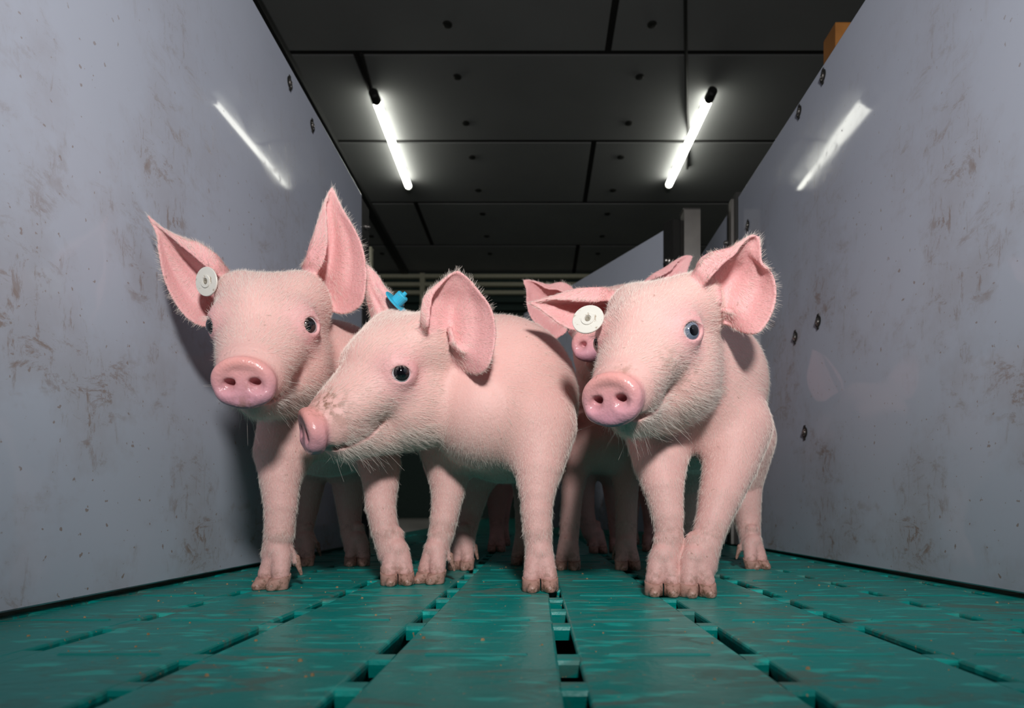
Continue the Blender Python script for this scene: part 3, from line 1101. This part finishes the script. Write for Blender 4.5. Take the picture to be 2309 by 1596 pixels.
    # ---- hooves
    for org, yaw, hs in hooves:
        o = link('hoof', HOOF, None, root, org - off, (0, 0, math.radians(yaw) + math.pi))
        o.scale = (hs, hs, hs)
    # ---- eyes
    for c, ax, up, sx in eyes:
        if sx not in sp.get('eyes', (1, -1)): continue
        g = ax.copy()
        if 'gaze' in sp:
            gz = sp['gaze'].get(sx)
            if gz is not None:
                tgt = np.array(gz, float) - c; tgt /= np.linalg.norm(tgt)
                w_ = sp.get('gw', .55); g = ax * (1 - w_) + tgt * w_; g /= np.linalg.norm(g)
        q = Vector((0, 1, 0)).rotation_difference(Vector(g))
        eo = link('eye', EYE, None, root, c - off)
        eo.rotation_mode = 'QUATERNION'; eo.rotation_quaternion = q
        eo.scale = (s, s, s)
        link('iris', IRIS[sp.get('iris', 'dark') if sx < 0 else 'dark'], None, eo)
        pu = link('pupil', PUPIL, None, eo); pu.name = 'pupil'
    # ---- bristles
    nh = sp.get('hair', 0)
    if nh:
        tri0 = P[Q[:, 0]]; e1 = P[Q[:, 2]] - tri0; e2 = P[Q[:, 3]] - P[Q[:, 1]]
        N = np.cross(e1, e2); A_ = np.linalg.norm(N, axis=1) + 1e-12; N /= A_[:, None]
        fl_ = lab[Q[:, 0]]
        ctr = P[Q].mean(1)
        lc = ((ctr - t) @ R) / s
        wgt = A_ * np.select([fl_ == 1, fl_ == 2, fl_ == 3, fl_ == 4, fl_ == 5, fl_ == 6], [.8, .9, 1.3, .9, .0, .35], .5)
        # fewer on the far side, none where the camera never looks
        vis = (N * (np.array([0, 0, CAMH]) - ctr)).sum(1) > -.25 * np.linalg.norm(ctr, axis=1)
        wgt *= np.where(vis, 1, .0)
        wgt *= np.where((lc[:, 1] > .098) & (fl_ != 4) & (np.abs(lc[:, 0]) < .05), .08, 1)
        wgt *= np.where((ctr[:, 2] < .020), .1, 1)
        for sx in (-1, 1):
            wgt *= np.clip(np.linalg.norm(lc - np.array((sx * .056, .014, .002)), axis=1) / .034, .10, 1) ** 2
        pick = rng.choice(len(Q), nh, p=wgt / wgt.sum())
        bw = rng.random((nh, 2)); 
        pr = (P[Q[pick, 0]] * ((1 - bw[:, :1]) * (1 - bw[:, 1:])) + P[Q[pick, 1]] * (bw[:, :1] * (1 - bw[:, 1:])) +
              P[Q[pick, 2]] * (bw[:, :1] * bw[:, 1:]) + P[Q[pick, 3]] * ((1 - bw[:, :1]) * bw[:, 1:]))
        nn = N[pick]; ll = fl_[pick]
        lp_ = ((pr - t) @ R) / s
        back = np.array(sp['back'], float)
        flow = np.tile(back + np.array([0, 0, -.35]), (nh, 1))
        flow[ll == 2] = np.array([0, 0, -1.0]) + back * .1
        hd = (ll == 3) | (ll == 5) | (ll == 6)
        fh_ = lp_ - np.array([0, .14, -.02]); fh_ /= np.linalg.norm(fh_, axis=1, keepdims=True)
        flow[hd] = (fh_ @ R.T)[hd]
        em = np.where(ll == 4)[0]
        if len(em):
            best = np.full(len(em), 9.); bd = np.zeros((len(em), 3))
            for E_ in ears:
                bs, tp = E_[0].mean(0), E_[-1].mean(0)
                G = E_[::3, ::3].reshape(-1, 3)
                dist = np.sqrt(((pr[em][:, None, :] - G[None]) ** 2).sum(2)).min(1)
                ctr_ = E_[:, E_.shape[1] // 2]
                ax = (tp - bs) / np.linalg.norm(tp - bs)
                out = pr[em] - ctr_.mean(0); out /= np.linalg.norm(out, axis=1, keepdims=True)
                dd_ = ax[None] * .5 + out * .8
                m = dist < best
                best[m] = dist[m]; bd[m] = dd_[m]
            flow[em] = bd
        flow -= nn * (flow * nn).sum(1, keepdims=True) * .9
        flow /= np.linalg.norm(flow, axis=1, keepdims=True) + 1e-9
        flow += rng.normal(0, .12, flow.shape)
        nn = nn * np.where(ll == 4, .25, 1.0)[:, None]
        Lh = np.select([ll == 1, ll == 2, ll == 3, ll == 4], [.0090, .0070, .0080, .0066], .006) * rng.uniform(.6, 1.35, nh)
        chin = hd & (lp_[:, 2] < -.07)
        Lh *= np.clip(pr[:, 2] / .06, .35, 1)
        Lh[chin] *= rng.uniform(1.0, 2.2, chin.sum())
        hair_object('bristles', pr - off, flow, nn, Lh, root, sp.get('hr', .000092))
        # a few long whiskers on lips, chin and cheeks, and the lashes
        cand = np.where(hd & (lp_[:, 1] > .02) & (lp_[:, 2] < -.055))[0]
        if len(cand) > 60:
            c_ = rng.choice(cand, 60, replace=False)
            hair_object('whiskers', pr[c_] - off, flow[c_] * .4 + nn[c_] * .6 + rng.normal(0, .2, (60, 3)), nn[c_], rng.uniform(.018, .042, 60), root, .00010, 6, .4)
        rr_, dd_, n2_ = [], [], []
        for c, ax, up, sx in eyes:
            side = np.cross(up, ax)
            for k in range(26):
                a = math.radians(rng.uniform(35, 145))
                rr_.append(c + ax * .0125 * s * .75 + (side * math.cos(a) * .0124 + up * math.sin(a) * .0112) * s)
                dd_.append(ax * .7 + up * rng.uniform(-.5, .1) + side * math.cos(a) * .6)
                n2_.append(ax)
        hair_object('eyelashes', np.array(rr_) - off, np.array(dd_), np.array(n2_), rng.uniform(.007, .013, len(rr_)), root, .00011, 5, .12)
    return root, off, T, R, s, ears


def ear_tag(root, off, at, normal, r, mat, stud=False):
    """round plastic ear tag; 'at' world point of its centre, normal toward its face"""
    q = Vector((0, 0, 1)).rotation_difference(Vector(normal))
    prof = [(r * .96, -.0012), (r, -.0006), (r, .0006), (r * .97, .0012), (r * .45, .0014), (r * .42, .0026), (r * .22, .0026), (r * .20, .0012), (.0004, .0010)]
    o = link('ear_tag', MB().lathe(prof, 36).mesh('ear_tag'), mat, root, np.array(at) - off)
    o.rotation_mode = 'QUATERNION'; o.rotation_quaternion = q
    if stud:
        link('stud', MB().lathe([(r * .46, .001), (r * .46, .0135), (r * .40, .0150), (r * .16, .0152), (r * .14, .0195), (.0004, .0200)], 20).mesh('stud'), mat, o)
    else:
        link('hole', MB().lathe([(r * .17, .0008), (r * .17, .0020), (r * .12, .0022), (.0004, .0010)], 16).mesh('hole'), M['taghole'], o)
    return o


def crop(pts, ox, oy, sc): return [(ox + x / sc, oy + y / sc) for x, y in pts]


Xc = lambda px, z: (px - VX) / FPX * z

# ------------------------------------------------------------------ the piglets
K1 = lambda p: crop(p, 300, 400, 2.66)
K2 = lambda p: crop(p, 650, 560, 2.955)
K3 = lambda p: crop(p, 1160, 500, 3.069)

# 1: the left piglet, facing the camera
H1 = dict(ypr=(8.7, -17.7, 2.8), t=(-.3502, .8003, .3461), s=.991)
p1 = dict(
    label='front left piglet with two upright ears and a white button tag, facing the camera', voxel=.0019,
    lo=(-.535, .62, .0), hi=(-.12, 1.38, .60), skin=(.76, .455, .41), head=H1,
    trunk=[((-.325, .990, .302), (-.385, 1.20, .300), .102, .104, .03),
           ((-.302, .925, .238), (-.325, .985, .29), .056, .094, .04),
           ((-.36, 1.05, .265), (-.39, 1.18, .275), .098, .098, .04)],
    neck=[((0, -.068, -.020), (-.325, .990, .300), .054, .088, .022)],
    legs=[dict(p=[(668, 945, .905, .052), (640, 1020, .880, .041), (632, 1075, .862, .0285), (633, 1140, .850, .0228), (630, 1200, .842, .0208), (620, 1250, .842, .0190)], hoof=(598, 1331, -18, 1.0), k=.016),
          dict(p=[(815, 965, .965, .046), (855, 1045, .928, .033), (858, 1090, .915, .0265), (858, 1140, .905, .0228), (868, 1195, .898, .0208), (880, 1250, .897, .0190)], hoof=(899, 1321, 20, 1.0), k=.016),
          dict(p=[(700, 960, 1.22, .075), (696, 1070, 1.24, .036), (690, 1140, 1.235, .026), (682, 1200, 1.215, .0205), (677, 1235, 1.205, .019)], hoof=(672, 1277, -10, 1.0)),
          dict(p=[(765, 960, 1.22, .075), (786, 1075, 1.24, .036), (788, 1150, 1.235, .025), (791, 1200, 1.215, .0205), (797, 1235, 1.205, .019)], hoof=(803, 1277, 8, 1.0))],
    ears=[dict(side=1, A=K1([(600, 640), (560, 545), (490, 465), (400, 402), (290, 362), (180, 308), (95, 238)]),
               B=K1([(520, 790), (500, 868), (440, 893), (370, 872), (300, 812), (235, 715), (185, 590), (158, 450), (146, 345), (95, 238)]), dzt=-.035, dzb=-.012, cup=.30, curl=.22, lift=.10),
          dict(side=-1, A=K1([(1010, 640), (1020, 540), (1055, 440), (1105, 290), (1150, 150), (1192, 66)]),
               B=K1([(1175, 770), (1230, 812), (1300, 806), (1370, 755), (1393, 640), (1393, 520), (1365, 395), (1320, 300), (1255, 190), (1196, 66)]), dzt=-.010, dzb=-.012, cup=.30, curl=.26, lift=.10)],
    back=(-.25, 1, 0), hair=150000, gaze={1: (-.15, 0, .11), -1: (-.15, 0, .2)},
    dirt=[((0, .128, -.085), .020, .9), ((-.01, .137, -.062), .010, .7), ((-.05, .04, -.05), .05, .25)])

# 2: the middle piglet, head turned to the left
H2 = dict(ypr=(-41.5, -18.9, -13.3), t=(-.2043, .821, .2961), s=.964, snout_yaw=-20)
p2 = dict(
    label='middle piglet with its head turned left in profile and a blue ear tag', voxel=.0019,
    lo=(-.42, .66, .0), hi=(.115, 1.42, .52), skin=(.76, .455, .41), head=H2,
    trunk=[((-.055, .955, .292), (-.060, 1.20, .300), .106, .102, .03),
           ((-.075, .885, .245), (-.055, .95, .28), .078, .100, .05),
           ((-.05, 1.0, .255), (-.04, 1.18, .27), .100, .102, .04)],
    neck=[((0, -.070, -.025), (-.060, .945, .290), .064, .096, .022)],
    legs=[dict(p=[(1020, 985, .955, .058), (1012, 1050, .945, .036), (1010, 1110, .935, .0255), (1001, 1170, .925, .0212), (996, 1200, .920, .0200), (983, 1246, .915, .0182)], hoof=(958, 1317, -28, .97), k=.016),
          dict(p=[(1205, 960, .895, .062), (1214, 1050, .862, .036), (1211, 1110, .846, .0250), (1210, 1150, .838, .0226), (1212, 1195, .830, .0208), (1216, 1250, .826, .0195)], hoof=(1220, 1336, 4, 1.0), k=.016),
          dict(p=[(1090, 980, 1.18, .078), (1068, 1090, 1.185, .036), (1055, 1160, 1.175, .026), (1048, 1210, 1.145, .0205), (1042, 1240, 1.135, .019)], hoof=(1033, 1286, -15, 1.0)),
          dict(p=[(1200, 980, 1.22, .078), (1195, 1090, 1.235, .036), (1190, 1160, 1.235, .026), (1184, 1205, 1.220, .0205), (1180, 1235, 1.215, .019)], hoof=(1178, 1275, -5, 1.0))],
    ears=[dict(side=-1, A=K2([(905, 660), (893, 560), (888, 470), (897, 370), (925, 295), (1005, 232), (1075, 178), (1130, 155)]),
               B=K2([(1100, 735), (1170, 795), (1245, 835), (1320, 800), (1365, 680), (1378, 540), (1350, 405), (1275, 295), (1195, 200), (1132, 156)]), dzt=-.005, dzb=-.045, cup=.34, curl=.10, lift=.04,
               fold=[((1014, 742, -.028), (1022, 770, -.030), .0042), ((1040, 790, -.026), (1020, 775, -.026), .0045)]),
          dict(side=1, A=K2([(600, 590), (560, 470), (528, 350), (512, 260), (512, 190), (520, 112)]),
               B=K2([(790, 450), (735, 372), (680, 300), (635, 250), (610, 205), (570, 155), (524, 112)]), dzt=-.02, dzb=-.012, cup=-.30, curl=0, lift=0)],
    back=(.05, 1, 0), hair=150000, gaze={-1: (.1, 0, .3)}, eyes=(-1, 1),
    dirt=[((-.012, .100, -.025), .034, 1.0), ((-.03, .09, -.05), .03, .35), ((-.05, .045, -.068), .03, .5)])

# 3: the right piglet
H3 = dict(ypr=(-32.3, -16.2, -1.1), t=(.1343, .7504, .3174), s=.987)
p3 = dict(
    label='front right piglet with blue-grey eye and a white round tag in its drooping ear', voxel=.0019,
    lo=(-.03, .58, .0), hi=(.455, 1.36, .50), skin=(.76, .455, .41), head=H3,
    trunk=[((.232, .925, .295), (.315, 1.17, .297), .103, .104, .03),
           ((.218, .865, .265), (.225, .92, .285), .062, .090, .04),
           ((.235, .98, .265), (.305, 1.15, .27), .090, .094, .04)],
    neck=[((0, -.070, -.020), (.210, .895, .280), .062, .090, .022)],
    legs=[dict(p=[(1490, 965, .865, .052), (1488, 1040, .835, .037), (1495, 1095, .812, .0275), (1505, 1160, .798, .0215), (1509, 1212, .790, .0192), (1508, 1264, .786, .0188)], hoof=(1497, 1346, -8, .97), k=.016),
          dict(p=[(1655, 965, .865, .052), (1645, 1050, .838, .037), (1624, 1120, .812, .0285), (1606, 1177, .798, .0228), (1590, 1229, .788, .0210), (1583, 1275, .782, .0200)], hoof=(1580, 1348, 2, .97), k=.016),
          dict(p=[(1655, 990, 1.16, .075), (1676, 1090, 1.185, .036), (1684, 1165, 1.18, .026), (1692, 1215, 1.165, .0200), (1700, 1245, 1.155, .0185)], hoof=(1716, 1284, 18, .97)),
          dict(p=[(1560, 990, 1.14, .075), (1552, 1090, 1.16, .036), (1548, 1160, 1.16, .026), (1546, 1210, 1.15, .0200), (1546, 1240, 1.14, .0185)], hoof=(1546, 1282, 0, .97))],
    ears=[dict(side=-1, A=K3([(1240, 520), (1228, 440), (1245, 350), (1290, 265), (1370, 212), (1475, 192), (1560, 142), (1640, 98), (1690, 112)]),
               B=K3([(1440, 690), (1530, 738), (1620, 772), (1700, 755), (1765, 660), (1803, 545), (1800, 425), (1762, 335), (1712, 300), (1702, 205), (1694, 114)]), dzt=-.01, dzb=-.030, cup=.36, curl=.20, lift=.10,
               fold=[((1617, 655, -.022), (1622, 680, -.024), .0042), ((1648, 705, -.020), (1636, 700, -.020), .0045)]),
          dict(side=1, A=K3([(790, 530), (740, 490), (640, 470), (540, 463), (420, 476), (300, 510), (200, 540), (112, 562)]),
               B=K3([(690, 660), (640, 715), (560, 752), (480, 760), (400, 742), (325, 712), (250, 655), (175, 600), (112, 566)]), dzt=-.015, dzb=-.010, cup=.45, curl=.30, lift=.16)],
    back=(.35, 1, 0), hair=150000, iris='blue', gw=.35, gaze={-1: (.5, 0, .3), 1: (0, 0, .11)},
    dirt=[((-.038, .055, -.035), .030, .8), ((-.05, .02, -.045), .035, .45), ((-.012, .112, -.03), .018, .5), ((.0, .1, -.085), .03, .4)])

# 4: the piglet behind, between the middle and right ones
H4 = dict(ypr=(-18.8, -6.7, 5.9), t=(.119, 1.12, .450), s=.97)
p4 = dict(
    label='piglet half hidden between the middle and right piglets, snout raised behind a drooping ear', voxel=.0026,
    lo=(-.06, .88, .0), hi=(.34, 1.62, .64), skin=(.74, .44, .40), head=H4,
    trunk=[((.130, 1.250, .285), (.130, 1.46, .29), .070, .084, .03),
           ((.125, 1.18, .235), (.130, 1.25, .27), .058, .068, .04)],
    neck=[((0, -.075, -.020), (.13, 1.250, .29), .060, .068, .022)],
    legs=[dict(p=[(1316, 985, 1.21, .040), (1297, 1060, 1.17, .027), (1290, 1110, 1.15, .0215), (1285, 1180, 1.135, .0200), (1282, 1235, 1.125, .0190)], hoof=(1279, 1286, -6, .97), k=.016),
          dict(p=[(1392, 985, 1.21, .042), (1410, 1060, 1.17, .030), (1413, 1115, 1.15, .0225), (1412, 1180, 1.135, .0210), (1412, 1235, 1.125, .0200)], hoof=(1420, 1286, 8, .97), k=.016),
          dict(p=[(1290, 990, 1.50, .07), (1312, 1080, 1.54, .034), (1318, 1150, 1.55, .026), (1330, 1200, 1.55, .021), (1345, 1225, 1.55, .019)], hoof=(1352, 1248, 10, .97)),
          dict(p=[(1370, 990, 1.50, .07), (1385, 1080, 1.54, .034), (1390, 1150, 1.55, .026), (1392, 1200, 1.55, .021), (1394, 1225, 1.55, .019)], hoof=(1396, 1247, 0, .97))],
    ears=[dict(side=1, A=K3([(430, 600), (420, 500), (395, 450), (330, 418), (240, 436), (160, 416), (100, 404), (62, 404)]),
               B=K3([(350, 770), (300, 800), (240, 825), (170, 735), (110, 650), (86, 560), (84, 480), (62, 408)]), dzt=-.03, cup=.22, curl=.18, lift=.10),
          dict(side=-1, A=K3([(890, 420), (960, 365), (1040, 320), (1120, 265), (1185, 235), (1232, 238)]),
               B=K3([(1040, 470), (1120, 440), (1180, 400), (1195, 345), (1212, 290), (1234, 240)]), dzt=.01, cup=.15, curl=.25, lift=.10)],
    back=(.1, 1, 0), hair=26000, hr=.00012)


def far_pig(label, ox, oy, yaw=0, sgn=0):
    """spec of a distant, mostly hidden piglet standing at (ox, oy)"""
    def P_(x, y, z): return (VX + FPX * x / y, VY - FPX * (z - CAMH) / y, y)
    legs = []
    for dx, dy in ((-.065, 0), (.065, 0.03), (-.065, .33), (.065, .30)):
        x, y = ox + dx, oy + dy
        px, py, _ = P_(x, y, 0)
        legs.append(dict(p=[(*P_(x * 1.0, y + .03, .23), .06), (*P_(x, y + .02, .15), .032), (*P_(x, y + .015, .10), .023), (*P_(x, y + .012, .055), .0195)], hoof=(px, VY + FH / y, dx * 40, .97)))
    ez = oy - .08
    def E_(x, z, y=None):
        p = P_(ox + x, ez, z); return (p[0], p[1])
    return dict(label=label, voxel=.0034, lo=(ox - .24, oy - .30, 0), hi=(ox + .24, oy + .48, .56), skin=(.74, .44, .40),
                head=dict(ypr=(yaw, -22, 0), t=(ox, oy - .10, .34), s=.95),
                trunk=[((ox, oy + .06, .285), (ox, oy + .30, .295), .10, .102, .03), ((ox, oy + .0, .24), (ox, oy + .06, .27), .075, .09, .05)],
                neck=[((0, -.075, -.02), (ox, oy + .06, .29), .072, .092, .022)],
                legs=legs,
                ears=[dict(side=sd, A=[E_(-sd * .035, .40), E_(-sd * .055, .44), E_(-sd * .085, .48), E_(-sd * .115, .50)],
                           B=[E_(-sd * .075, .375), E_(-sd * .11, .38), E_(-sd * .13, .43), E_(-sd * .116, .50)], dzt=0, cup=.25, curl=.15) for sd in (1, -1)],
                back=(0, 1, 0), hair=0)


r1 = make_pig(p1)
r2 = make_pig(p2)
r3 = make_pig(p3)
r4 = make_pig(p4)
make_pig(far_pig('dim piglet in the shadow behind the middle piglet, only its legs showing', -.17, 1.56))
make_pig(far_pig('dim piglet far back in the aisle behind the right piglet', .36, 1.60, 10))


def tag_on(ret, px, py, z, nrm, r, mat, stud=False):
    nrm = np.array(nrm, float); nrm /= np.linalg.norm(nrm)
    ear_tag(ret[0], ret[1], W(px, py, z), nrm, r, mat, stud)


tag_on(r1, 466, 635, .803, (-.35, -.9, -.10), .0185, M['tagwhite'])
tag_on(r3, 1326, 720, .735, (-.28, -.90, .28), .0190, M['tagwhite'])
tag_on(r2, 893, 682, .86, (.75, -.25, .60), .0185, M['tagblue'], True)


# ------------------------------------------------------------------ crumbs of feed and dried dirt on the slats
cm = MB()
for k in range(260):
    y = .40 + 1.1 * rng.random() ** 1.3
    x = rng.uniform(XL + .02, XR - .02)
    if min(abs(x - l_) for l_ in lines) < GAP / 2 + .004: continue
    r = .0007 + .0014 * rng.random() ** 3
    a = rng.uniform(0, 6.28)
    ring_ = [(x + r * rng.uniform(.7, 1.3) * math.cos(a + i * 1.2566), y + r * rng.uniform(.7, 1.3) * math.sin(a + i * 1.2566), -.0002) for i in range(5)]
    top_ = [(x + (q_[0] - x) * .6, y + (q_[1] - y) * .6, r * .9) for q_ in ring_]
    cm.add(ring_ + top_, [(i, (i + 1) % 5, 5 + (i + 1) % 5, 5 + i) for i in range(5)] + [(5, 6, 7, 8, 9), (4, 3, 2, 1, 0)])
M['crumb'] = plain('feed_crumbs', (.34, .22, .11), .8, nscale=60, namp=.6)
tag(link('feed_crumbs', cm.mesh('feed_crumbs'), M['crumb']), 'tiny brown feed crumbs scattered over the green slats', 'crumbs', kind='stuff')
